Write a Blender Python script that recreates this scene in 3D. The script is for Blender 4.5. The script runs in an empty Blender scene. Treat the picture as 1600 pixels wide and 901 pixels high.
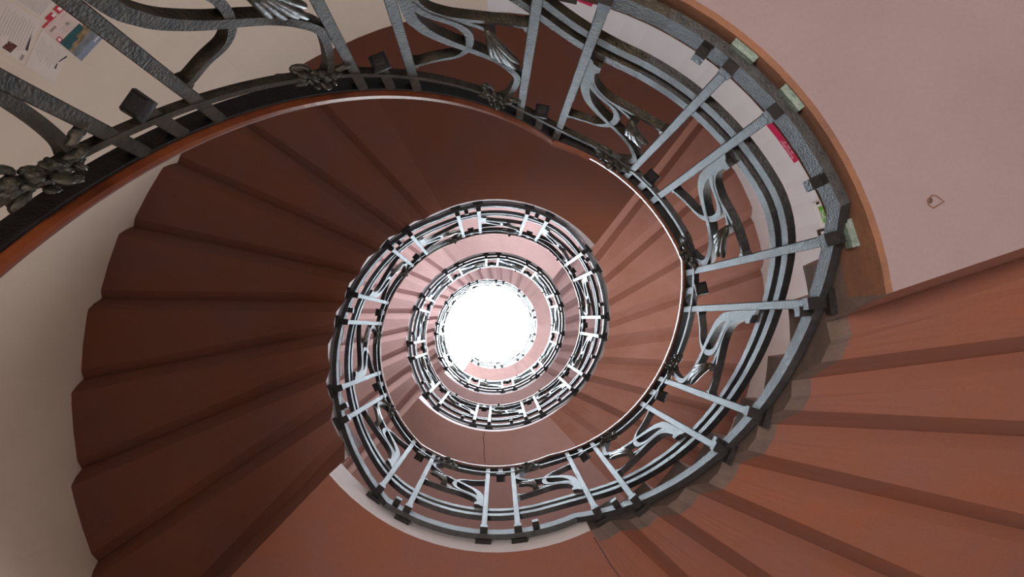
import bpy, bmesh, math, random
from mathutils import Vector, Matrix
random.seed(7)

# ------------------------------------------------------------------ scale
S = 1.05            # metres per balustrade height (all numbers below are in balustrade heights)
Z0 = 1.45           # eye height above the hall floor, in the same unit
CX, CY = 0.0106, 0.029      # axis of the open well
WX, WY, WR = -0.03, 0.03, 1.60   # axis and radius of the outer wall
RIN = 0.65          # radius of the stair's inner edge
RP = 0.622          # radius of the balusters
col = bpy.context.scene.collection
scene = bpy.context.scene

def W3(p): return Vector((p[0]*S, p[1]*S, (p[2]+Z0)*S))
def rad(a): return math.radians(a)

# ------------------------------------------------------------------ camera
cam_d = bpy.data.cameras.new('camera'); cam = bpy.data.objects.new('camera', cam_d); col.objects.link(cam)
cam_d.sensor_width = 36.0; cam_d.lens = 36.0*1250.0/1600.0; cam_d.clip_start = 0.02; cam_d.clip_end = 60
tx, ty = -0.0439, -0.0233
Rx = Matrix(((1,0,0),(0,math.cos(tx),-math.sin(tx)),(0,math.sin(tx),math.cos(tx))))
Ry = Matrix(((math.cos(ty),0,math.sin(ty)),(0,1,0),(-math.sin(ty),0,math.cos(ty))))
M = Rx @ Ry
right, down, fwd = M[0], M[1], M[2]
cam.matrix_world = Matrix(((right[0], -down[0], -fwd[0], 0),
                           (right[1], -down[1], -fwd[1], 0),
                           (right[2], -down[2], -fwd[2], Z0*S), (0,0,0,1)))
scene.camera = cam

# ------------------------------------------------------------------ world, lights, exposure
SKY_STRENGTH = 72.0
WINDOW_POWER = 14.0
HALL_FILL_POWER = 105.0
world = bpy.data.worlds.new('sky'); scene.world = world; world.use_nodes = True
bg = world.node_tree.nodes['Background']; bg.inputs[0].default_value = (0.75, 0.88, 1.0, 1); bg.inputs[1].default_value = 1.0
scene.view_settings.view_transform = 'Standard'; scene.view_settings.look = 'None'
scene.view_settings.gamma = 1.0; scene.view_settings.use_curve_mapping = False
scene.view_settings.exposure = 0.0

def area_light(name, loc, target, sx, sy, power, colour):
    l = bpy.data.lights.new(name, 'AREA'); l.shape = 'RECTANGLE'; l.size = sx; l.size_y = sy
    l.energy = power; l.color = colour
    o = bpy.data.objects.new(name, l); col.objects.link(o)
    o.location = W3(loc)
    d = (W3(target)-W3(loc)).normalized()
    o.rotation_euler = d.to_track_quat('-Z', 'Y').to_euler()
    return o
WIN_TH = 84.0       # default direction of the unseen window lights
def win_light(zc, power, th=WIN_TH):
    p = (WX+1.57*math.cos(rad(th)), WY+1.57*math.sin(rad(th)), zc)
    area_light('unseen_window_light', p, (0, 0, zc), 0.80*S, 1.05*S, power, (0.96, 0.97, 1.0))
win_light(3.52, 22.0, 24.0)
win_light(5.75, 48.0, -72.0)  # added out of view to brighten the left flight and landing above
win_light(8.6, 60.0, -72.0)  # another added light, for the soffits one storey higher
area_light('hall_fill_light', (-0.55, -0.32, -1.25), (0.5, 0.6, 2.4), 0.5*S, 0.5*S, HALL_FILL_POWER, (1.0, 0.84, 0.72))  # added fill from below

# ------------------------------------------------------------------ materials
def mat(name, c1, c2=None, scale=6.0, rough=0.7, metal=0.0, bump=0.0, detail=4.0, spec=0.5, fine=0.0, coat=0.0):
    m = bpy.data.materials.new(name); m.use_nodes = True
    nt = m.node_tree; b = nt.nodes['Principled BSDF']
    b.inputs['Roughness'].default_value = rough; b.inputs['Metallic'].default_value = metal
    b.inputs['Specular IOR Level'].default_value = spec
    b.inputs['Coat Weight'].default_value = coat
    b.inputs['Coat Roughness'].default_value = 0.15
    if c2 is None:
        b.inputs['Base Color'].default_value = (*c1, 1); return m
    g = nt.nodes.new('ShaderNodeNewGeometry')
    n = nt.nodes.new('ShaderNodeTexNoise'); n.inputs['Scale'].default_value = scale; n.inputs['Detail'].default_value = detail
    n.inputs['Roughness'].default_value = 0.62
    r = nt.nodes.new('ShaderNodeValToRGB')
    r.color_ramp.elements[0].position = 0.33; r.color_ramp.elements[0].color = (*c1, 1)
    r.color_ramp.elements[1].position = 0.68; r.color_ramp.elements[1].color = (*c2, 1)
    nt.links.new(g.outputs['Position'], n.inputs['Vector'])
    nt.links.new(n.outputs['Fac'], r.inputs['Fac'])
    out = r.outputs['Color']
    if fine:
        n3 = nt.nodes.new('ShaderNodeTexNoise'); n3.inputs['Scale'].default_value = 140; n3.inputs['Detail'].default_value = 2
        nt.links.new(g.outputs['Position'], n3.inputs['Vector'])
        mr = nt.nodes.new('ShaderNodeMapRange'); mr.inputs[3].default_value = 1-fine; mr.inputs[4].default_value = 1+fine
        nt.links.new(n3.outputs['Fac'], mr.inputs[0])
        mx = nt.nodes.new('ShaderNodeVectorMath'); mx.operation = 'SCALE'
        nt.links.new(out, mx.inputs[0]); nt.links.new(mr.outputs[0], mx.inputs['Scale'])
        out = mx.outputs[0]
    nt.links.new(out, b.inputs['Base Color'])
    if bump:
        n2 = nt.nodes.new('ShaderNodeTexNoise'); n2.inputs['Scale'].default_value = scale*5; n2.inputs['Detail'].default_value = 5
        bp = nt.nodes.new('ShaderNodeBump'); bp.inputs['Strength'].default_value = bump; bp.inputs['Distance'].default_value = 0.01
        nt.links.new(g.outputs['Position'], n2.inputs['Vector'])
        nt.links.new(n2.outputs['Fac'], bp.inputs['Height']); nt.links.new(bp.outputs['Normal'], b.inputs['Normal'])
    return m
def emit(name, c, s):
    m = bpy.data.materials.new(name); m.use_nodes = True; nt = m.node_tree
    nt.nodes.remove(nt.nodes['Principled BSDF'])
    e = nt.nodes.new('ShaderNodeEmission'); e.inputs[0].default_value = (*c, 1); e.inputs[1].default_value = s
    nt.links.new(e.outputs[0], nt.nodes['Material Output'].inputs[0]); return m

MT = {}
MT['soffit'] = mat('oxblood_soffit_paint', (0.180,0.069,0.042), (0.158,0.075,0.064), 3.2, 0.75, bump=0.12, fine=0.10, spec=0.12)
MT['soffit_lit_mid'] = mat('lit_brown_soffit', (0.250,0.110,0.078), (0.285,0.140,0.110), 5, 0.75, bump=0.12, fine=0.08, spec=0.12)  # lighter copy of the soffit colour: light on this flight is painted in
MT['soffit_lit_rose'] = mat('lit_rose_soffit', (0.315,0.180,0.160), (0.345,0.205,0.19), 5, 0.75, bump=0.12, fine=0.06, spec=0.12)  # light on the half landing's underside is put into this rosier tone
MT['soffit_lit_pink'] = mat('skylit_pink_soffit', (0.46,0.315,0.32), (0.52,0.36,0.365), 5, 0.75, bump=0.08, spec=0.25)  # skylight and glare on the upper soffits are mixed into this pale colour
MT['plaster'] = mat('pale_pink_plaster', (0.165,0.132,0.144), (0.195,0.155,0.167), 2.2, 0.85, bump=0.15, fine=0.06, spec=0.2)
MT['end_pale'] = mat('pale_lilac_paint', (0.80,0.78,0.84), (0.86,0.84,0.89), 8, 0.7, spec=0.3)
MT['end_brown'] = mat('worn_brown_paint', (0.105,0.056,0.040), (0.165,0.080,0.048), 9, 0.8, bump=0.2, fine=0.15, spec=0.25)
MT['end_grey'] = mat('worn_grey_paint', (0.075,0.058,0.054), (0.12,0.088,0.078), 9, 0.8, bump=0.2, fine=0.15, spec=0.25)
MT['tread'] = mat('pale_stone_tread', (0.20,0.10,0.075), (0.26,0.13,0.10), 7, 0.6)
MT['iron'] = mat('wrought_iron', (0.012,0.0135,0.016), (0.030,0.034,0.040), 40, 0.54, metal=0.30, bump=0.25, detail=6, spec=0.60)
MT['iron_warm'] = mat('worn_wrought_iron', (0.010,0.011,0.010), (0.044,0.037,0.025), 30, 0.55, metal=0.30, bump=0.35, detail=6, spec=0.35)
MT['iron_dark'] = mat('black_iron', (0.008,0.008,0.009), (0.016,0.016,0.018), 30, 0.5, metal=0.0, bump=0.2, spec=0.15)
MT['iron_green'] = mat('greenish_worn_iron', (0.09,0.14,0.125), (0.20,0.27,0.255), 45, 0.6, metal=0.3, bump=0.4)
MT['bronze'] = mat('dark_bronze_casting', (0.025,0.030,0.028), (0.085,0.078,0.06), 45, 0.42, metal=0.5, bump=0.3)
MT['wood'] = mat('polished_brown_wood', (0.095,0.022,0.009), (0.16,0.044,0.014), 14, 0.30, spec=0.5, coat=0.3)
MT['wall_cream'] = mat('cream_wall_paint', (0.68,0.59,0.505), (0.74,0.65,0.555), 1.6, 0.9, bump=0.05, fine=0.04, spec=0.15)
MT['wall_white'] = mat('white_wall_paint', (0.74,0.74,0.77), (0.79,0.79,0.82), 1.6, 0.9, bump=0.03, spec=0.15)
MT['floor'] = mat('stone_floor', (0.22,0.18,0.16), (0.30,0.26,0.23), 3, 0.5)
MT['sky_pane'] = emit('daylit_glass', (0.76, 0.90, 1.0), SKY_STRENGTH)
MT['window_pane'] = emit('unseen_window_glass', (1.0, 0.95, 0.9), 3.0)
MT['frame'] = mat('white_window_frame', (0.75,0.74,0.72), (0.8,0.79,0.77), 5, 0.5)
MT['paper'] = mat('white_paper', (0.66,0.60,0.57), (0.71,0.65,0.62), 4, 0.8, spec=0.2)
MT['paper_pink'] = mat('pale_pink_paper', (0.68,0.54,0.51), (0.72,0.58,0.55), 6, 0.8, spec=0.2)
MT['ink'] = mat('grey_print', (0.44,0.40,0.38), (0.54,0.49,0.47), 60, 0.8)
MT['ink_black'] = mat('black_print', (0.02,0.015,0.015), (0.06,0.03,0.03), 60, 0.7)
MT['red'] = mat('red_print', (0.52,0.02,0.05), (0.60,0.03,0.07), 20, 0.7)
MT['redpale'] = mat('pale_red_print', (0.72,0.36,0.33), (0.76,0.50,0.47), 90, 0.7)
MT['teal'] = mat('teal_print', (0.01,0.07,0.08), (0.02,0.10,0.11), 30, 0.6)
MT['rock'] = mat('ochre_print', (0.10,0.07,0.03), (0.42,0.30,0.16), 60, 0.6)
MT['sea'] = mat('grey_blue_print', (0.12,0.14,0.15), (0.24,0.27,0.32), 30, 0.6)
MT['bluegrey'] = mat('blue_grey_print', (0.20,0.26,0.36), (0.26,0.32,0.42), 30, 0.6)
MT['magenta'] = mat('magenta_print', (0.62,0.015,0.10), (0.70,0.02,0.13), 20, 0.6)
MT['green'] = mat('green_print', (0.11,0.42,0.035), (0.14,0.48,0.05), 20, 0.6)
MT['white_print'] = mat('white_print', (0.8,0.8,0.8), (0.85,0.85,0.85), 20, 0.6)
MT['taupe'] = mat('taupe_print', (0.30,0.24,0.22), (0.36,0.29,0.27), 40, 0.7)
MT['brown_print'] = mat('dark_red_print', (0.07,0.015,0.015), (0.16,0.05,0.04), 60, 0.7)

# ------------------------------------------------------------------ mesh helpers
class MB:
    def __init__(s): s.v = []; s.f = []; s.m = []
    def add(s, pts, faces, mi=0):
        o = len(s.v); s.v += [tuple(p) for p in pts]
        for k, f in enumerate(faces):
            s.f.append([o+i for i in f]); s.m.append(mi[k] if isinstance(mi, list) else mi)
    def sweep(s, rings, caps=True, closed=True, mi=0):
        n = len(rings[0]); pts = [p for r in rings for p in r]; F = []
        for i in range(len(rings)-1):
            for j in range(n if closed else n-1):
                a = i*n+j; b = i*n+(j+1) % n
                F.append([a, b, b+n, a+n])
        if caps and closed:
            F.append(list(range(n))[::-1]); F.append([(len(rings)-1)*n+j for j in range(n)])
        s.add(pts, F, mi)
    def build(s, name, mats, parent=None, base=None, smooth=False, bevel=0.0):
        if not isinstance(mats, (list, tuple)): mats = [mats]
        me = bpy.data.meshes.new(name)
        ws = [W3(p) for p in s.v]
        if base is None:
            lo = Vector((min(w[i] for w in ws) for i in range(3))); hi = Vector((max(w[i] for w in ws) for i in range(3)))
            org = Vector(((lo[0]+hi[0])/2, (lo[1]+hi[1])/2, lo[2]))
        else: org = base
        me.from_pydata([w-org for w in ws], [], s.f)
        for m in mats: me.materials.append(m)
        for p, k in zip(me.polygons, s.m): p.material_index = k; p.use_smooth = smooth
        bm = bmesh.new(); bm.from_mesh(me); bmesh.ops.recalc_face_normals(bm, faces=bm.faces); bm.to_mesh(me); bm.free()
        me.update()
        o = bpy.data.objects.new(name, me); col.objects.link(o)
        if parent is not None:
            o.parent = parent; o.location = org - world_loc(parent)
        else: o.location = org
        if bevel:
            md = o.modifiers.new('bevel', 'BEVEL'); md.width = bevel*S; md.segments = 2; md.limit_method = 'ANGLE'
        return o
def world_loc(o):
    l = Vector(o.location)
    while o.parent is not None: o = o.parent; l += Vector(o.location)
    return l
def tag(o, label=None, cat=None, group=None, kind=None):
    if label: o['label'] = label
    if cat: o['category'] = cat
    if group: o['group'] = group
    if kind: o['kind'] = kind
    return o
def empty(name, loc):
    o = bpy.data.objects.new(name, None); o.empty_display_size = 0.1; col.objects.link(o); o.location = W3(loc); return o

def P(th, r, z): return (CX+r*math.cos(rad(th)), CY+r*math.sin(rad(th)), z)
def PW(th, r, z): return (WX+r*math.cos(rad(th)), WY+r*math.sin(rad(th)), z)

# ------------------------------------------------------------------ handrail height along the spiral
KN = [(-300,0.423),(-205,0.423),(-73.5,2.382),(-21.5,2.38),(66.7,3.55),(123,3.55),(243,5.06),(304.6,5.06),(413,6.2),(488,6.23),
      (597,8.02),(676,8.0),(770,8.82),(848,8.82),(875,9.25),(900,9.85),(945,11.1),(990,12.3),(1035,13.0),(1080,13.2),(1300,13.25)]
def zr(t):
    for (a, za), (b, zb) in zip(KN, KN[1:]):
        if t <= b: return za+(zb-za)*(t-a)/(b-a)
    return KN[-1][1]
def zs(t, w=7.0):
    return sum(zr(t+w*k/3.0) for k in range(-3, 4))/7.0

def ribbon(mb, path, width, r0, r1, zf=zs, mi=0, n=None):
    """flat bar on the balustrade cylinder; path = (theta, height above the post foot)"""
    if n:                                   # Catmull-Rom resample
        pts = [path[0]]+list(path)+[path[-1]]; out = []
        for i in range(1, len(pts)-2):
            p0, p1, p2, p3 = pts[i-1:i+3]
            for k in range(n):
                t = k/n
                out.append(tuple(0.5*(2*p1[q]+(p2[q]-p0[q])*t+(2*p0[q]-5*p1[q]+4*p2[q]-p3[q])*t*t+(3*p1[q]-p0[q]-3*p2[q]+p3[q])*t**3) for q in (0, 1)))
        out.append(path[-1]); path = out
    N = len(path)
    if not isinstance(width, (list, tuple)): width = [width, width]
    sz = [(RP*rad(t), zf(t)-1.0+v) for t, v in path]
    rings = []
    for i in range(N):
        a = sz[max(0, i-1)]; b = sz[min(N-1, i+1)]
        dx, dz = b[0]-a[0], b[1]-a[1]; L = math.hypot(dx, dz) or 1e-6
        nx, nz = -dz/L, dx/L
        f = i/(N-1)*(len(width)-1); k = min(int(f), len(width)-2); w = (width[k]+(width[k+1]-width[k])*(f-k))/2
        ta = math.degrees((sz[i][0]+nx*w)/RP); za = sz[i][1]+nz*w
        tb = math.degrees((sz[i][0]-nx*w)/RP); zb = sz[i][1]-nz*w
        rings.append([P(ta, r0, za), P(ta, r1, za), P(tb, r1, zb), P(tb, r0, zb)])
    mb.sweep(rings, mi=mi)
def arcbar(mb, t0, t1, r0, r1, v0, v1, step=3.0, zf=zs, mi=0):
    n = max(2, int(abs(t1-t0)/step)+1); rings = []
    extra = [k[0] for k in KN if t0 < k[0] < t1] if zf is zr else []
    ts = sorted(set([t0+(t1-t0)*i/n for i in range(n+1)]+extra))
    for t in ts:
        z = zf(t)-1.0
        rings.append([P(t, r0, z+v0), P(t, r1, z+v0), P(t, r1, z+v1), P(t, r0, z+v1)])
    mb.sweep(rings, mi=mi)
def blob(mb, c, ax, nu=8, nv=6, mi=0, ruffle=0.0, seed=0.0):
    """ellipsoid; ax = three half-axis vectors"""
    pts = []; F = []
    c = Vector(c); A, B, C = [Vector(a) for a in ax]
    for i in range(1, nv):
        ph = math.pi*i/nv
        for j in range(nu):
            u = 2*math.pi*j/nu
            w = 1+ruffle*math.sin(5*u+seed)*math.sin(ph)+ruffle*.7*math.sin(3*u+4*ph+2*seed)
            pts.append(c+(A*math.sin(ph)*math.cos(u)+B*math.sin(ph)*math.sin(u)+C*math.cos(ph))*w)
    pts.append(c+C); pts.append(c-C); t = len(pts)-2
    for i in range(nv-2):
        for j in range(nu):
            a = i*nu+j; b = i*nu+(j+1) % nu; F.append([a, b, b+nu, a+nu])
    for j in range(nu):
        F.append([t, (j+1) % nu, j]); F.append([t+1, (nv-2)*nu+j, (nv-2)*nu+(j+1) % nu])
    mb.add(pts, F, mi)
def tube(mb, pts, radii, n=7, mi=0):
    pts = [Vector(p) for p in pts]; rings = []
    for i, p in enumerate(pts):
        d = (pts[min(i+1, len(pts)-1)]-pts[max(i-1, 0)]).normalized()
        a = d.orthogonal().normalized() if i == 0 else (a - d*a.dot(d)).normalized()
        b = d.cross(a); r = radii[i] if isinstance(radii, (list, tuple)) else radii
        rings.append([p+a*r*math.cos(2*math.pi*k/n)+b*r*math.sin(2*math.pi*k/n) for k in range(n)])
    mb.sweep(rings, mi=mi)

# ------------------------------------------------------------------ the shell
def shell(name, t0, t1, zlist, holes, m, step=4.0):
    n = max(1, round((t1-t0)/step)); ts = [t0+(t1-t0)*i/n for i in range(n+1)]
    def solid(i, j):
        if i < 0 or j < 0 or i >= n or j >= len(zlist)-1: return False
        tc = (ts[i]+ts[i+1])/2; zc = (zlist[j]+zlist[j+1])/2
        return not any(a-.1 < tc < b+.1 and c < zc < d for a, b, c, d in holes)
    mb = MB(); ri, ro = WR, WR+0.16
    for i in range(n):
        for j in range(len(zlist)-1):
            if not solid(i, j): continue
            a, b, c, d = ts[i], ts[i+1], zlist[j], zlist[j+1]
            q = [PW(a,ri,c),PW(b,ri,c),PW(b,ri,d),PW(a,ri,d),PW(a,ro,c),PW(b,ro,c),PW(b,ro,d),PW(a,ro,d)]
            F = [[0,1,2,3],[4,7,6,5]]
            if not solid(i-1, j): F.append([0,3,7,4])
            if not solid(i+1, j): F.append([1,5,6,2])
            if not solid(i, j-1): F.append([0,4,5,1])
            if not solid(i, j+1): F.append([3,2,6,7])
            mb.add(q, F)
    bm = None
    o = mb.build(name, m); tag(o, kind='structure'); return o
HOLES = [(8, 40, 3.0, 4.04), (-88, -56, 5.2, 6.3), (-88, -56, 8.1, 9.1)]  # all out of view; the upper two are added only to light the soffits
zl = [-1.45, 0.0, 1.5, 3.0, 4.04, 5.2, 6.3, 8.1, 9.1, 11.0, 13.0, 14.7]
shell('wall_right', -90, 110, zl, HOLES, MT['wall_white'])
shell('wall_left', 110, 270, zl, [], MT['wall_cream'])

def disc(name, z, r0, r1, thick, m, n=72):
    mb = MB(); rings = []
    for i in range(n+1):
        t = 360.0*i/n
        rings.append([PW(t, r0, z), PW(t, r1, z), PW(t, r1, z+thick), PW(t, r0, z+thick)])
    mb.sweep(rings, caps=False)
    return tag(mb.build(name, m), kind='structure')
disc('floor', -1.55, 0.0, 1.77, 0.10, MT['floor'])
disc('ceiling', 14.7, 1.40, 1.77, 0.12, MT['wall_white'])
disc('window_1', 14.72, 0.0, 1.41, 0.02, MT['sky_pane'])
for n, (a, b, c, d) in enumerate(HOLES):
    mb = MB()
    for (u0, u1, w0, w1) in ((a, a+3, c, d), (b-3, b, c, d), ((a+b)/2-1, (a+b)/2+1, c, d), (a, b, c, c+.06), (a, b, d-.06, d)):
        rings = []
        for k in range(7):
            t = u0+(u1-u0)*k/6
            rings.append([PW(t, 1.64, w0), PW(t, 1.69, w0), PW(t, 1.69, w1), PW(t, 1.64, w1)])
        mb.sweep(rings)
    fr = tag(mb.build('window_%d' % (n+2), MT['frame']), kind='structure')
    mb = MB(); rings = []
    for k in range(9):
        t = a+(b-a)*k/8
        rings.append([PW(t, 1.66, c), PW(t, 1.67, c), PW(t, 1.67, d), PW(t, 1.66, d)])
    mb.sweep(rings); mb.build('pane', MT['window_pane'], fr)

# ------------------------------------------------------------------ stairs
def circ(a, d, R, cx, cy):
    """point on the circle (centre cx, cy) along the line with direction a offset sideways by d from the well axis"""
    e = (math.cos(rad(a)), math.sin(rad(a))); nrm = (-e[1], e[0])
    ox, oy = CX+d*nrm[0]-cx, CY+d*nrm[1]-cy
    b = ox*e[0]+oy*e[1]; c = ox*ox+oy*oy-R*R
    s = -b+math.sqrt(b*b-c)
    x, y = ox+s*e[0], oy+s*e[1]
    return math.atan2(y, x)
def unwrap(a, ref):
    while a-ref > math.pi: a -= 2*math.pi
    while a-ref < -math.pi: a += 2*math.pi
    return a
def line_angles(th_in, d, dd=0.0):
    """inner and outer angles (radians, about well axis / wall axis) of the riser line meeting the inner edge at th_in"""
    a = th_in-math.degrees(math.asin(d/RIN))
    ti = unwrap(circ(a, d+dd, RIN, CX, CY), rad(th_in))
    to = unwrap(circ(a, d+dd, WR+0.03, WX, WY), rad(th_in))
    return ti, to
def wedge(rows_bottom, ztop, m_soffit, m_end, m_top, margin=0.0, nrad=4):
    """solid between the well edge and the wall; rows = list of (inner angle, outer angle, z)"""
    mb = MB(); nb = len(rows_bottom)
    fr = [0.0, margin/(WR-RIN)] if margin else [0.0]
    fr += [fr[-1]+(1-fr[-1])*k/nrad for k in range(1, nrad+1)]
    def pt(ti, to, f, z):
        if isinstance(z, tuple): z = z[0]+(z[1]-z[0])*min(1.0, f*1.2)
        pi = (CX+RIN*math.cos(ti), CY+RIN*math.sin(ti)); po = (WX+(WR+.03)*math.cos(to), WY+(WR+.03)*math.sin(to))
        return (pi[0]+(po[0]-pi[0])*f, pi[1]+(po[1]-pi[1])*f, z)
    nr = len(fr)
    B = [[pt(ti, to, f, z) for f in fr] for ti, to, z in rows_bottom]
    T = [[pt(ti, to, f, ztop) for f in fr] for ti, to, z in rows_bottom]
    pts = [p for r in B for p in r]+[p for r in T for p in r]; off = nb*nr; F = []; mi = []
    for i in range(nb-1):
        for j in range(nr-1):
            a = i*nr+j
            F.append([a, a+1, a+nr+1, a+nr]); mi.append(1 if (margin and j == 0) else 0)
            F.append([off+a, off+a+nr, off+a+nr+1, off+a+1]); mi.append(2)
        a = i*nr; F.append([a, a+nr, off+a+nr, off+a]); mi.append(1)
        a = i*nr+nr-1; F.append([a, off+a, off+a+nr, a+nr]); mi.append(0)
    for j in range(nr-1):
        F.append([j, off+j, off+j+1, j+1]); mi.append(2)
        a = (nb-1)*nr+j; F.append([a, a+1, off+a+1, off+a]); mi.append(0)
    mb.add(pts, F, mi)
    return mb, [m_soffit, m_end, m_top]

def flight(label, lines, th_end, d, zb, m_soffit, m_end, margin=0.0, strip=0.046, frac=0.56, fin=0.80, landing_t=0.19, tops=None):
    """lines: inner angles of the riser lines; zb: soffit height at every line and at the end"""
    a0 = lines[0]
    root = empty('stair_flight', P(a0, 1.1, zb[0])); tag(root, label, 'stairs')
    L = list(lines)+[th_end]
    for k in range(len(lines)):
        rho = zb[k+1]-zb[k]
        ti0, to0 = line_angles(L[k], d); tis, tos = line_angles(L[k], d, strip); ti1, to1 = line_angles(L[k+1], d)
        zk = zb[k]
        def zz(fi, fo): return (zk+fi*rho, zk+fo*rho)
        tim, tom = line_angles(L[k], d, strip*0.55)
        tip, top_ = line_angles(L[k], d, strip*1.75)
        rows = [(ti0, to0, zk), (tim, tom, zz(.55, .33)), (tis, tos, zz(fin+.10, frac+.16)), (tip, top_, zz(fin+.03, frac+.06))]
        for q in range(1, 5):
            f = q/4
            rows.append((tip+(ti1-tip)*f, top_+(to1-top_)*f, zz(fin+.04+(.96-fin)*f, frac+.07+(.93-frac)*f)))
        mb, ms = wedge(rows, tops[k] if tops else zk+landing_t+rho, m_soffit, m_end, MT['tread'], margin)
        mb.build('step', ms, root)
    return root
def landing(label, th0, d0, th1, d1, z, t, m_soffit, m_end, margin=0.0, name='stair_landing', m_margin=None):
    a0 = line_angles(th0, d0); a1 = line_angles(th1, d1)
    a1 = (unwrap(a1[0], rad(th1)), unwrap(a1[1], rad(th1)))
    n = max(6, int((th1-th0)/4)); rows = []
    for i in range(n+1):
        f = i/n; rows.append((a0[0]+(a1[0]-a0[0])*f, a0[1]+(a1[1]-a0[1])*f, z))
    mb, ms = wedge(rows, z+t, m_soffit, m_end, MT['tread'], margin, nrad=5)
    o = mb.build(name, ms); tag(o, label, 'landing'); return o
def lin(a, b, n): return [a+(b-a)*i/n for i in range(n+1)]

SM, SR = MT['soffit_lit_mid'], MT['soffit_lit_rose']
SO, PK, PA, EB, EG = MT['soffit'], MT['soffit_lit_pink'], MT['end_pale'], MT['end_brown'], MT['end_grey']
# flight below the first landing (the railing in the top left corner belongs to it)
def zl_(L): return [zr(t)-1.10 for t in L]
l0 = lin(-205, -77, 12)
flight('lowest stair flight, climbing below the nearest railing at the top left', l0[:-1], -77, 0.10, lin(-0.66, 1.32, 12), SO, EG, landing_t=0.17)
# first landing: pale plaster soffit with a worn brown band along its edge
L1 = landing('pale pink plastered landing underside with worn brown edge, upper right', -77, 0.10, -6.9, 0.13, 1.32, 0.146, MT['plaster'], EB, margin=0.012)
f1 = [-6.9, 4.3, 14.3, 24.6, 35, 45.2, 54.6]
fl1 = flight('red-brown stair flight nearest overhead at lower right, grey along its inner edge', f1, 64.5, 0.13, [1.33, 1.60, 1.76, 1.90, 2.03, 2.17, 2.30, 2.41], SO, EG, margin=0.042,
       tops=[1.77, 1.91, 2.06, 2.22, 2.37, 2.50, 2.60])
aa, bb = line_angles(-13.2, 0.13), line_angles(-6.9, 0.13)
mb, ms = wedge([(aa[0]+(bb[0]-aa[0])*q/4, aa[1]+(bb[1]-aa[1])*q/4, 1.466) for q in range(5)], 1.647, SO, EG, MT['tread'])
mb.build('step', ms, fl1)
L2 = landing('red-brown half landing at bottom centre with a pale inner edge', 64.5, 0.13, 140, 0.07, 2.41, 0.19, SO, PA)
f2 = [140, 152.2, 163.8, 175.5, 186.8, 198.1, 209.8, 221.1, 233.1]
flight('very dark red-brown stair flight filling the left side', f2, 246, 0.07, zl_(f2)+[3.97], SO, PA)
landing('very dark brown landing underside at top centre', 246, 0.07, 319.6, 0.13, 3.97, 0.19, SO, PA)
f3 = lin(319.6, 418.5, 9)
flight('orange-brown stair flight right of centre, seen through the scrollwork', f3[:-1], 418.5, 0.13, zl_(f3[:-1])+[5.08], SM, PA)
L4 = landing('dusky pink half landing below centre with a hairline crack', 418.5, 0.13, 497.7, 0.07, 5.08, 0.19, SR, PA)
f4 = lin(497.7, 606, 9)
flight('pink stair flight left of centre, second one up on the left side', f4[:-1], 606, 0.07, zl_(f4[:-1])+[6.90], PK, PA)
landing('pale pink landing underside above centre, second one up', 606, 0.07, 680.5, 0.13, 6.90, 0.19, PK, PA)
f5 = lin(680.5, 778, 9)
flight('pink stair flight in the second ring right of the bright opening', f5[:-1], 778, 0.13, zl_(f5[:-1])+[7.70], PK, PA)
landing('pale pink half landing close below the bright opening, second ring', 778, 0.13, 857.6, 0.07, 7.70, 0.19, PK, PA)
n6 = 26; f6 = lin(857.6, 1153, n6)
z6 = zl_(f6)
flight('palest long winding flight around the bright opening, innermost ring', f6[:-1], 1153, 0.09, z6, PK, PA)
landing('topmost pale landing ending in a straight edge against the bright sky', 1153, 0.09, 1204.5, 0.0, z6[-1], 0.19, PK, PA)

def crack(pts, w, owner):
    mb = MB()
    tube(mb, pts, w, 5); mb.build('crack', MT['ink_black'], owner)
crack([(-0.0551,0.6850,5.0795),(-0.0631,0.7192,5.0795),(-0.055,0.7712,5.0795),(-0.0589,0.8192,5.0795),(-0.0508,0.8711,5.0795)], 0.0020, L4)
crack([(0.30,0.636,2.4095),(0.3232,0.6718,2.4095),(0.349,0.716,2.4095),(0.3763,0.753,2.4095),(0.44,0.86,2.4095)], 0.0016, L2)

# ------------------------------------------------------------------ balustrade
POSTS = [-185.4,-175.2,-151.9,-141.63,-118.6,-108.24,-84.2,-73.3,-50.5,-40.4,-17.6,-7.1,16,26.3,49.5,59.9,83,93,116.2,126.1,149.3,159.5,182.7,193.5,
         217.2,227.4,251,261.2,284.7,294.8,318.3,328.9,353.1,363.5,387.1,397.7,420.5,430.3,452.8,462,485.4,495,518.8,528.8,552.6,562.6,
         587.5,598,622.3,632.5,656.7,667,690.9,701,724.8,734.8,758.5,768.5,791.2,801.9,824.8,834.4]
for k in range(11): POSTS += [858.4+33.3*k, 868.4+33.3*k]
LEANDEG = math.degrees(0.0074/RP)
SECT = [(-196, -62, 'nearest wrought iron railing with wide wooden handrail, crossing the top left corner'),
        (-62, 64, 'wrought iron railing of the large right-hand arc, bolted to the edge of the pale landing'),
        (64, 240, 'wrought iron railing running from the bottom arc up along the left side'),
        (240, 415, 'pale lit iron railing of the second ring, across its top and right side'),
        (415, 600, 'pale lit iron railing of the second ring, across its bottom and left side'),
        (600, 775, 'thin white-lit iron railing of the third ring, top and right side'),
        (775, 1000, 'thin white-lit iron railing from the third ring bottom round to the innermost left side'),
        (1000, 1204, 'faint white iron railing of the innermost ring, right and bottom side')]
TA = [(0.10,0.36),(0.112,0.445),(0.164,0.508),(0.238,0.553),(0.369,0.602),(0.479,0.632),(0.592,0.659),(0.721,0.691),(0.846,0.735),(0.935,0.79),(0.918,0.841),(0.86,0.88),(0.79,0.91)]
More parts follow.
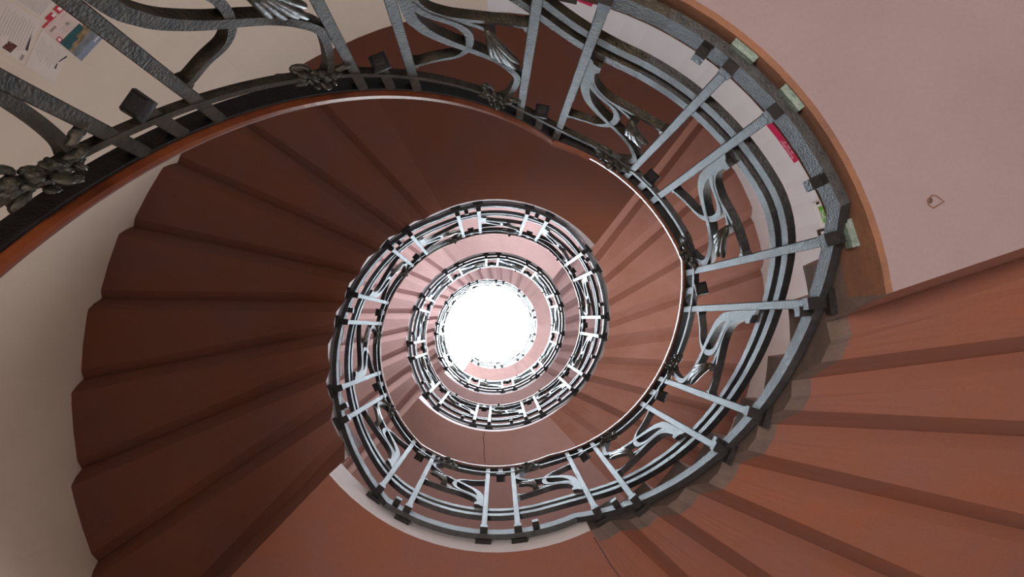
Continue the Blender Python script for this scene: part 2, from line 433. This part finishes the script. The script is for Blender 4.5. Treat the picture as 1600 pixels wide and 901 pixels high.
TB = [(0.11,0.36),(0.15,0.40),(0.229,0.436),(0.377,0.470),(0.559,0.479),(0.757,0.477),(0.935,0.470),(0.985,0.470)]
TC = [(0.05,0.727),(0.10,0.725),(0.232,0.708),(0.383,0.692),(0.48,0.655),(0.525,0.60),(0.515,0.545),(0.44,0.505),(0.345,0.482),(0.22,0.448),(0.14,0.41)]
TD = [(0.377,0.470),(0.45,0.480),(0.55,0.498),(0.64,0.515),(0.71,0.545)]
LOBES = [((0.66,0.525),(0.70,0.57),(0.715,0.622)), ((0.67,0.525),(0.74,0.575),(0.785,0.636)), ((0.68,0.53),(0.78,0.575),(0.855,0.638)), ((0.69,0.53),(0.81,0.578),(0.905,0.645)), ((0.66,0.52),(0.80,0.548),(0.93,0.60))]

def rosette(name, root, tc, v, size, hi, m):
    """cast flower with a bud, petals, side leaves and a curled tendril, on the inner face"""
    mb = MB(); z = zs(tc)-1+v
    rv = Vector((math.cos(rad(tc)), math.sin(rad(tc)), 0)); tv = Vector((-rv[1], rv[0], 0)); uv = Vector((0, 0, 1))
    slope = (zs(tc+4)-zs(tc-4))/(RP*rad(8)); tv2 = (tv+uv*slope).normalized()
    c = Vector(P(tc, RP-0.022, z))
    nu, nv = (16, 9) if hi else (6, 4); ruf = 0.14 if hi else 0.0
    rnd = random.Random(int(tc*10))
    blob(mb, c-rv*0.012*size/0.05, (tv2*0.22*size, uv*0.22*size, rv*0.25*size), nu, nv)
    npet = 6 if hi else 5
    for k in range(npet):
        a = 2*math.pi*k/npet+0.3
        d = tv2*math.cos(a)+uv*math.sin(a); s_ = rnd.uniform(0.85, 1.15)
        q = -tv2*math.sin(a)+uv*math.cos(a)
        blob(mb, c+d*size*0.42+rv*0.006, (d*0.33*size*s_, q*0.27*size*s_, rv*0.14*size+d*0.08*size), nu, nv, 0, ruf, k*1.7)
        if hi: blob(mb, c+d*size*0.66-rv*0.006, (d*0.14*size, q*0.20*size, rv*0.12*size), nu, nv, 0, ruf, k*2.3)
    for sgn in (-1, 1):                     # side leaves along the rail
        for k in range(3 if hi else 2):
            d = (tv2*sgn+uv*(0.35-0.45*k)).normalized(); q = -tv2*d.dot(uv)+uv*d.dot(tv2)
            blob(mb, c+d*size*(0.82+0.13*k)+rv*0.006, (d*0.38*size, q*0.24*size, rv*0.14*size), nu, nv, 0, ruf*1.3, k*1.1+sgn)
    cc = c-tv2*size*0.75-uv*size*0.80+rv*0.012       # tendril loop
    pts = []
    for k in range(15 if hi else 9):
        a = rad(60+330*k/(14 if hi else 8)); pts.append(cc+tv2*math.cos(a)*size*0.42+uv*math.sin(a)*size*0.36)
    tube(mb, pts, size*0.10, 7 if hi else 5)
    pts = [c-tv2*size*0.3+rv*0.004, c-tv2*size*0.62-uv*size*0.3+rv*0.006, pts[0]]
    tube(mb, pts, size*0.10, 5)
    mb.build(name, m, root, smooth=True)

pi_ = 0
KNOBS = [-88, -54.8, -26.5, -5, 25.8, 55, 78.4, 120.5, 154, 188, 222, 256, 290, 323, 347, 376, 408, 440, 470, 503, 536, 570, 604, 640, 672, 707, 740, 775, 807, 842]
for si, (t0, t1, label) in enumerate(SECT):
    near = si <= 2; step = 2.0 if near else 3.5
    root = empty('stair_railing', P((t0+t1)/2, RP, zr(t0)-1.0)); tag(root, label, 'railing')
    iron = MT['iron_warm'] if si == 0 else MT['iron']
    # wooden handrail with its flat iron underneath
    mb = MB(); rings = []
    ts = sorted(set(lin(t0, t1, int((t1-t0)/step)) + [k[0] for k in KN if t0 < k[0] < t1]))
    wi = 0.591 if si == 0 else 0.600
    wo = 0.642
    for t in ts:
        z = zr(t); r = []
        if si == 0:
            prof = [(wi+.012,.006),(wo-.006,.006),(wo,.014),(wo,.028),(wo-.010,.048),(wi+.013,.044),(wi+.0035,.037),(wi,.023),(wi+.003,.012)]
        else:
            prof = [(wi+.004,.006),(wo-.006,.006),(wo,.014),(wo,.034),(wo-.010,.046),(wi+.010,.046),(wi+.002,.036),(wi,.022),(wi+.001,.011)]
        for rr, zz in prof: r.append(P(t, rr, z+zz))
        rings.append(r)
    mb.sweep(rings); mb.build('handrail', MT['wood'], root, smooth=False)
    mb = MB(); arcbar(mb, t0, t1, 0.606, 0.640, 0.994, 1.007, step, zr); mb.build('rail_plate', MT['iron_dark'], root)
    mb = MB(); arcbar(mb, t0, t1, 0.604, 0.620, 0.885, 0.907, step); mb.build('upper_bar', iron, root)
    mb = MB(); arcbar(mb, t0, t1, 0.613, 0.630, 0.228, 0.262, step); mb.build('lower_bar', iron, root)
    mb = MB(); arcbar(mb, t0, t1, 0.613, 0.630, 0.158, 0.192, step); mb.build('lower_bar', iron, root)
    mb = MB(); arcbar(mb, t0, t1, 0.622, 0.640, -0.042, 0.014, step, zr); mb.build('bottom_bar', iron, root)
    for t in KNOBS:
        if t0 <= t < t1:
            mb = MB(); z = zr(t)-1.0; hw = 0.95
            mb.sweep([[P(a, .602, z-.018), P(a, .634, z-.018), P(a, .634, z+.012), P(a, .602, z+.012)] for a in (t-hw, t+hw)])
            mb.build('bolt', MT['iron_dark'], root)
    for i, tp in enumerate(POSTS):
        if not (t0 <= tp < t1): continue
        pw = 0.0215 if si == 0 else 0.019
        mb = MB(); h = math.degrees(pw/2/RP); rings = []
        for v in (-0.02, 0.5, 1.002):
            tt = tp+LEANDEG*(1-v); z = zr(tp)-1+v
            rings.append([P(tt-h, .605, z), P(tt+h, .605, z), P(tt+h, .622, z), P(tt-h, .622, z)])
        mb.sweep(rings); po = mb.build('baluster', iron, root, bevel=0.0015 if near else 0)
        # foot: collar on the bar and the arm that reaches the stair's edge
        mb = MB(); z = zr(tp)-1; tt = tp+LEANDEG; h = math.degrees(0.024/RP)
        h2 = math.degrees(0.012/RP)
        mb.sweep([[P(tt-h2, r, z-.040), P(tt+h2, r, z-.040), P(tt+h2, r, z-.012), P(tt-h2, r, z-.012)] for r in (.601, .655)])
        mb.build('foot_bracket', MT['iron_dark'], root)
        mb = MB()
        mb.sweep([[P(tt-h, r, z-.056), P(tt+h, r, z-.056), P(tt+h, r, z-.030), P(tt-h, r, z-.030)] for r in (.637, .652)])
        mb.build('clamp_plate', MT['iron_green'] if (si == 1 and tp < -10) else MT['iron_dark'], root)
        if i % 2 == 0 and i+1 < len(POSTS):
            # short stub hanging from the handrail inside the pair
            tm = (tp+POSTS[i+1])/2; mb = MB(); h = math.degrees(0.011/RP); rings = []
            for v in (0.862, 1.002):
                z = zr(tm)-1+v; rings.append([P(tm-h, .606, z), P(tm+h, .606, z), P(tm+h, .622, z), P(tm-h, .622, z)])
            mb.sweep(rings); st = mb.build('pendant_stub', iron, root, bevel=0.0015 if near else 0)
            mb = MB(); h = math.degrees(0.019/RP); h2 = math.degrees(0.012/RP)
            mb.sweep([[P(tm-hh, r0, zr(tm)-1+v), P(tm+hh, r0, zr(tm)-1+v), P(tm+hh, r1, zr(tm)-1+v), P(tm-hh, r1, zr(tm)-1+v)]
                      for v, hh, r0, r1 in ((.836, h2, .608, .630), (.840, h*.85, .605, .635), (.852, h, .603, .637), (.862, h, .603, .637), (.866, h2, .605, .626))])
            mb.build('stub_cap', MT['iron_dark'], st)
        if i % 2 == 1 and i+1 < len(POSTS) and POSTS[i+1] < 1204:
            ta, tb = tp, POSTS[i+1]
            rise = zs(tb)-zs(ta)
            def relax(u, v):                    # on the slopes the scroll leans less than the rail
                w = max(0.0, min(1.0, (v-.36)/.06, (.90-v)/.08))
                return v-0.70*rise*(u-.42)*w
            f = lambda L: [(ta+u*(tb-ta), relax(u, v)) for u, v in L]
            n = 5 if near else 2
            mb = MB()
            ribbon(mb, f(TA), [.024, .020, .018, .017, .015], .608, .630, n=n)
            ribbon(mb, f(TB), [.020, .016, .013, .012], .609, .629, n=n)
            ribbon(mb, f(TC), [.016, .013, .016, .017, .015, .014], .6085, .6295, n=n)
            ribbon(mb, f(TD), [.010, .012, .013], .609, .629, n=n)
            def plate(prs, r0, r1):            # upright plate: (u, low, high)
                mb.sweep([[P(ta+u*(tb-ta), r0, zs(ta+u*(tb-ta))-1+lo), P(ta+u*(tb-ta), r1, zs(ta+u*(tb-ta))-1+lo),
                           P(ta+u*(tb-ta), r1, zs(ta+u*(tb-ta))-1+hi), P(ta+u*(tb-ta), r0, zs(ta+u*(tb-ta))-1+hi)] for u, lo, hi in prs])
            plate([(0.0,.262,.385),(0.06,.262,.385),(0.10,.275,.385),(0.13,.325,.383),(0.155,.335,.378)], .607, .630)
            plate([(0.10,.285,.34),(0.15,.290,.335),(0.185,.288,.318)], .607, .630)
            plate([(u, relax(u, .47)+lo-.47, relax(u, .47)+hi-.47) for u, lo, hi in ((1.0,.445,.497),(0.975,.455,.488),(0.945,.462,.478))], .607, .630)
            plate([(u, relax(u, .727)+lo-.727, relax(u, .727)+hi-.727) for u, lo, hi in ((0.0,.702,.752),(0.03,.712,.744),(0.075,.718,.735))], .607, .630)
            sc = mb.build('scrollwork', iron, root)
            mb = MB()
            for lb in LOBES:
                pts = []
                for q in range(6):
                    s_ = q/5; u = (1-s_)**2*lb[0][0]+2*s_*(1-s_)*lb[1][0]+s_*s_*lb[2][0]; v = (1-s_)**2*lb[0][1]+2*s_*(1-s_)*lb[1][1]+s_*s_*lb[2][1]
                    t = ta+u*(tb-ta); pts.append(P(t, .609-.010*math.sin(s_*3.0), zs(t)-1+relax(u, v)*(1-.6*s_)+v*.6*s_))
                tube(mb, pts, [.005, .007, .0075, .008, .0085, .005], 7 if near else 5)
            mb.build('leaf', MT['bronze'], sc, smooth=True)
            rosette('rosette', sc, ta+(0.69 if ta < -170 else 0.745)*(tb-ta), 0.93-0.1*rise, 0.044 if si else (0.060 if ta < -170 else 0.049), near, MT['bronze'])

# ------------------------------------------------------------------ papers and stickers on the wall
def patch(mb, q, u0=0.0, u1=1.0, v0=0.0, v1=1.0, l0=0.0005, l1=0.002, mi=0, n=3):
    """thin sheet lying on the round wall; q = corners (angle, height): (0,0) (1,0) (1,1) (0,1)"""
    def bl(u, v):
        a = [(1-u)*(1-v), u*(1-v), u*v, (1-u)*v]
        return sum(w*p[0] for w, p in zip(a, q)), sum(w*p[1] for w, p in zip(a, q))
    rings = []
    for i in range(n+1):
        u = u0+(u1-u0)*i/n
        ta, za = bl(u, v0); tb, zb = bl(u, v1); tm, zm = bl(u, (v0+v1)/2)
        rings.append([PW(ta, WR-l0, za), PW(tm, WR-l0, zm), PW(tb, WR-l0, zb), PW(tb, WR-l1, zb), PW(tm, WR-l1, zm), PW(ta, WR-l1, za)])
    mb.sweep(rings, mi=mi)
def sheet(name, q, m, label=None, cat=None, group=None, parent=None, **kw):
    mb = MB(); patch(mb, q, **kw); o = mb.build(name, m, parent)
    if label: tag(o, label, cat, group)
    return o
def sub(parent, name, m, rects, q, l0=0.0019, l1=0.0024):
    mb = MB()
    for r in rects: patch(mb, q, *r, l0=l0, l1=l1)
    return mb.build(name, m, parent)
def wall_text(txt, fn, m, name, parent, size):
    cu = bpy.data.curves.new('lettering', 'FONT'); cu.body = txt; cu.size = size; cu.extrude = 0.0
    ob = bpy.data.objects.new('lettering', cu); col.objects.link(ob)
    me = ob.to_mesh(); mb = MB()
    mb.add([fn(v.co.x, v.co.y) for v in me.vertices], [list(p.vertices) for p in me.polygons])
    ob.to_mesh_clear(); bpy.data.objects.remove(ob)
    return mb.build(name, m, parent)
# wall calendar with a red band above and a coast picture below
q = [(-145.347,2.3787),(-141.457,2.4057),(-141.634,2.6486),(-146.053,2.6294)]
c = sheet('wall_calendar', q, MT['paper_pink'], 'calendar sheet with red top band and teal coast picture pinned on cream wall', 'calendar')
sub(c, 'red_band', MT['red'], [(0.25,0.50,-.10,0.02),(0.58,0.78,-.12,0.02),(0.80,1.0,-.12,0.02),(0.02,0.24,-.02,0.02)], q)
sub(c, 'white_badge', MT['white_print'], [(0.42,0.52,-.06,0.0),(0.66,0.76,-.08,-.01)], q, .0023, .0028)
sub(c, 'coast_picture', MT['teal'], [(0,0.74,0.42,0.64)], q)
sub(c, 'rock_print', MT['rock'], [(0.02,0.30,0.66,0.72),(0.18,0.55,0.62,0.71),(0.42,1.0,0.56,0.68),(0.72,0.96,0.49,0.60)], q, .0023, .0028)
sub(c, 'sea_print', MT['sea'], [(0,1,0.64,0.86)], q)
sub(c, 'sky_print', MT['bluegrey'], [(0,1,0.86,1.0)], q)
sub(c, 'white_lettering', MT['white_print'], [(0.62+0.07*k,0.66+0.07*k,0.89,0.93) for k in range(5)], q, .0023, .0028)
sub(c, 'pale_red_table', MT['redpale'], [(0.78,0.98,0.20,0.45)], q)
sub(c, 'red_line', MT['red'], [(0.78,0.98,0.455,0.485),(0,0.13,0.32,0.42)], q, .0019, .0026)
sub(c, 'white_stamp', MT['white_print'], [(0.03,0.10,0.34,0.40)], q, .0023, .0029)
sub(c, 'grey_square', MT['taupe'], [(0.48,0.58,0.23,0.30),(0.07,0.28,0.12,0.17)], q)
sub(c, 'print_lines', MT['ink'], [(0.22+0.05*(k%3),0.66,0.22+0.033*k,0.227+0.033*k) for k in range(1,6)]+[(0.10,0.44,0.05,0.055),(0.55,0.95,0.10,0.106)], q)
# typed letter
q = [(-144.885,2.137),(-144.752,2.361),(-149.66,2.3963),(-149.032,2.161)]
c = sheet('notice_letter', q, MT['paper'], 'typed white notice letter with small dark picture, left of the calendar', 'paper')
sub(c, 'typed_lines', MT['ink'], [(0.30+0.055*k, 0.312+0.055*k, 0.12+0.03*(k%3), 0.70+0.05*((k*7)%4)) for k in range(12)], q)
sub(c, 'dark_picture', MT['brown_print'], [(0,1,0,1)], [(-149.249,2.284),(-148.295,2.2945),(-148.285,2.3353),(-149.3,2.3265)])
sub(c, 'leaf_print', MT['ink_black'], [(0,1,0,1)], [(-146.392,2.3555),(-148.221,2.3707),(-148.237,2.3843),(-147.159,2.3684)])
sub(c, 'brown_picture', MT['taupe'], [(0,1,0,1)], [(-148.844,2.3709),(-148.793,2.3842),(-149.45,2.3873),(-149.45,2.3705)])
# sketch sheet
q = [(-145.488,2.3827),(-146.06,2.548),(-150.042,2.5791),(-149.686,2.4116)]
c = sheet('sketch_sheet', q, MT['paper'], 'curling paper sheet with pencil scribbles, below the calendar', 'paper')
sub(c, 'pencil_lines', MT['ink'], [(0.10+0.075*k, 0.112+0.075*k, 0.10+0.04*(k%4), 0.55+0.06*((k*5)%4)) for k in range(10)], q)
for qq in ([(-147.532,2.5303),(-146.405,2.5489),(-146.591,2.5546),(-147.495,2.536)], [(-147.714,2.5341),(-148.34,2.5419),(-148.413,2.534),(-147.806,2.5301)]):
    sub(c, 'dark_scribble', MT['ink_black'], [(0,1,0,1)], qq)
q = [(-144.567,2.199),(-141.036,2.2289),(-140.999,2.3563),(-144.602,2.3548)]
c = sheet('leaflet', q, MT['paper'], 'printed leaflet above the red calendar band, cut by the picture top', 'paper')
sub(c, 'print_lines', MT['ink'], [(0.06,0.72,0.08+0.06*k,0.10+0.06*k) for k in range(14)], q)
# magenta banners and green sign on the white wall behind the first landing
q = [(-36.201,3.6291),(-28.492,3.5982),(-28.757,3.4219),(-36.094,3.4491)]
c = sheet('magenta_sign', q, MT['magenta'], 'magenta sign with white lettering on white wall, cut off by the landing edge', 'sign')
def mk(t0, z0):
    return lambda x, y: PW(t0-math.degrees(x/WR), WR-.0028, z0+y+x*0.14)
wall_text('Schindler', mk(-29.2, 3.572), MT['white_print'], 'white_lettering', c, 0.028)
wall_text('A D T', mk(-29.9, 3.545), MT['white_print'], 'white_lettering', c, 0.028)
q = [(-75.556,3.6321),(-71.416,3.5508),(-72.153,3.6991),(-74.464,3.6858)]
sheet('red_sticker', q, MT['magenta'], 'small red sticker on white wall at the top edge, between two posts', 'sticker')
q = [(-21.3,3.61),(-21.3,3.37),(-17.0,3.37),(-17.0,3.61)]
c = sheet('green_sign', q, MT['white_print'], 'white card with green square and white letter K on white wall', 'sign')
g = [(-20.366,3.5667),(-20.377,3.475),(-17.594,3.470),(-17.617,3.5673)]
sub(c, 'green_square', MT['green'], [(0,1,0,1)], g, .0019, .0026)
wall_text('K', lambda x, y: PW(-18.1-math.degrees(y/WR), WR-.0032, 3.560-x), MT['white_print'], 'white_letter', c, 0.066)
sub(c, 'small_picture', MT['ink_black'], [(0,1,0,1)], [(-21.2,3.5691),(-21.2,3.5314),(-20.8,3.539),(-20.8,3.5738)], .0019, .0026)
q = [(-16.811,3.664),(-16.783,3.40),(-15.5,3.40),(-15.5,3.668)]
c = sheet('dark_label', q, MT['ink_black'], 'dark framed white label on white wall, just below the green letter sign', 'label')
sub(c, 'white_field', MT['white_print'], [(0.15,1,0.22,0.85)], [(-16.65,3.664),(-16.65,3.40),(-15.5,3.40),(-15.5,3.668)], .0019, .0026)
# chipped hole in the pale landing underside
mb = MB(); hp = [(0.729,-0.2078),(0.7368,-0.2154),(0.7444,-0.2144),(0.7572,-0.2047),(0.7385,-0.1938),(0.731,-0.1992)]
tube(mb, [(x, y, 1.3195) for x, y in hp+hp[:1]], .0012, 6)
mb.build('chipped_patch', MT['end_brown'], L1)
mb = MB(); blob(mb, (0.7335, -0.2068, 1.3195), ((.0042,.001,0),(-.001,.0052,0),(0,0,.0015)), 10, 6); mb.build('hole', MT['ink_black'], L1)

print('objects', len(bpy.data.objects))
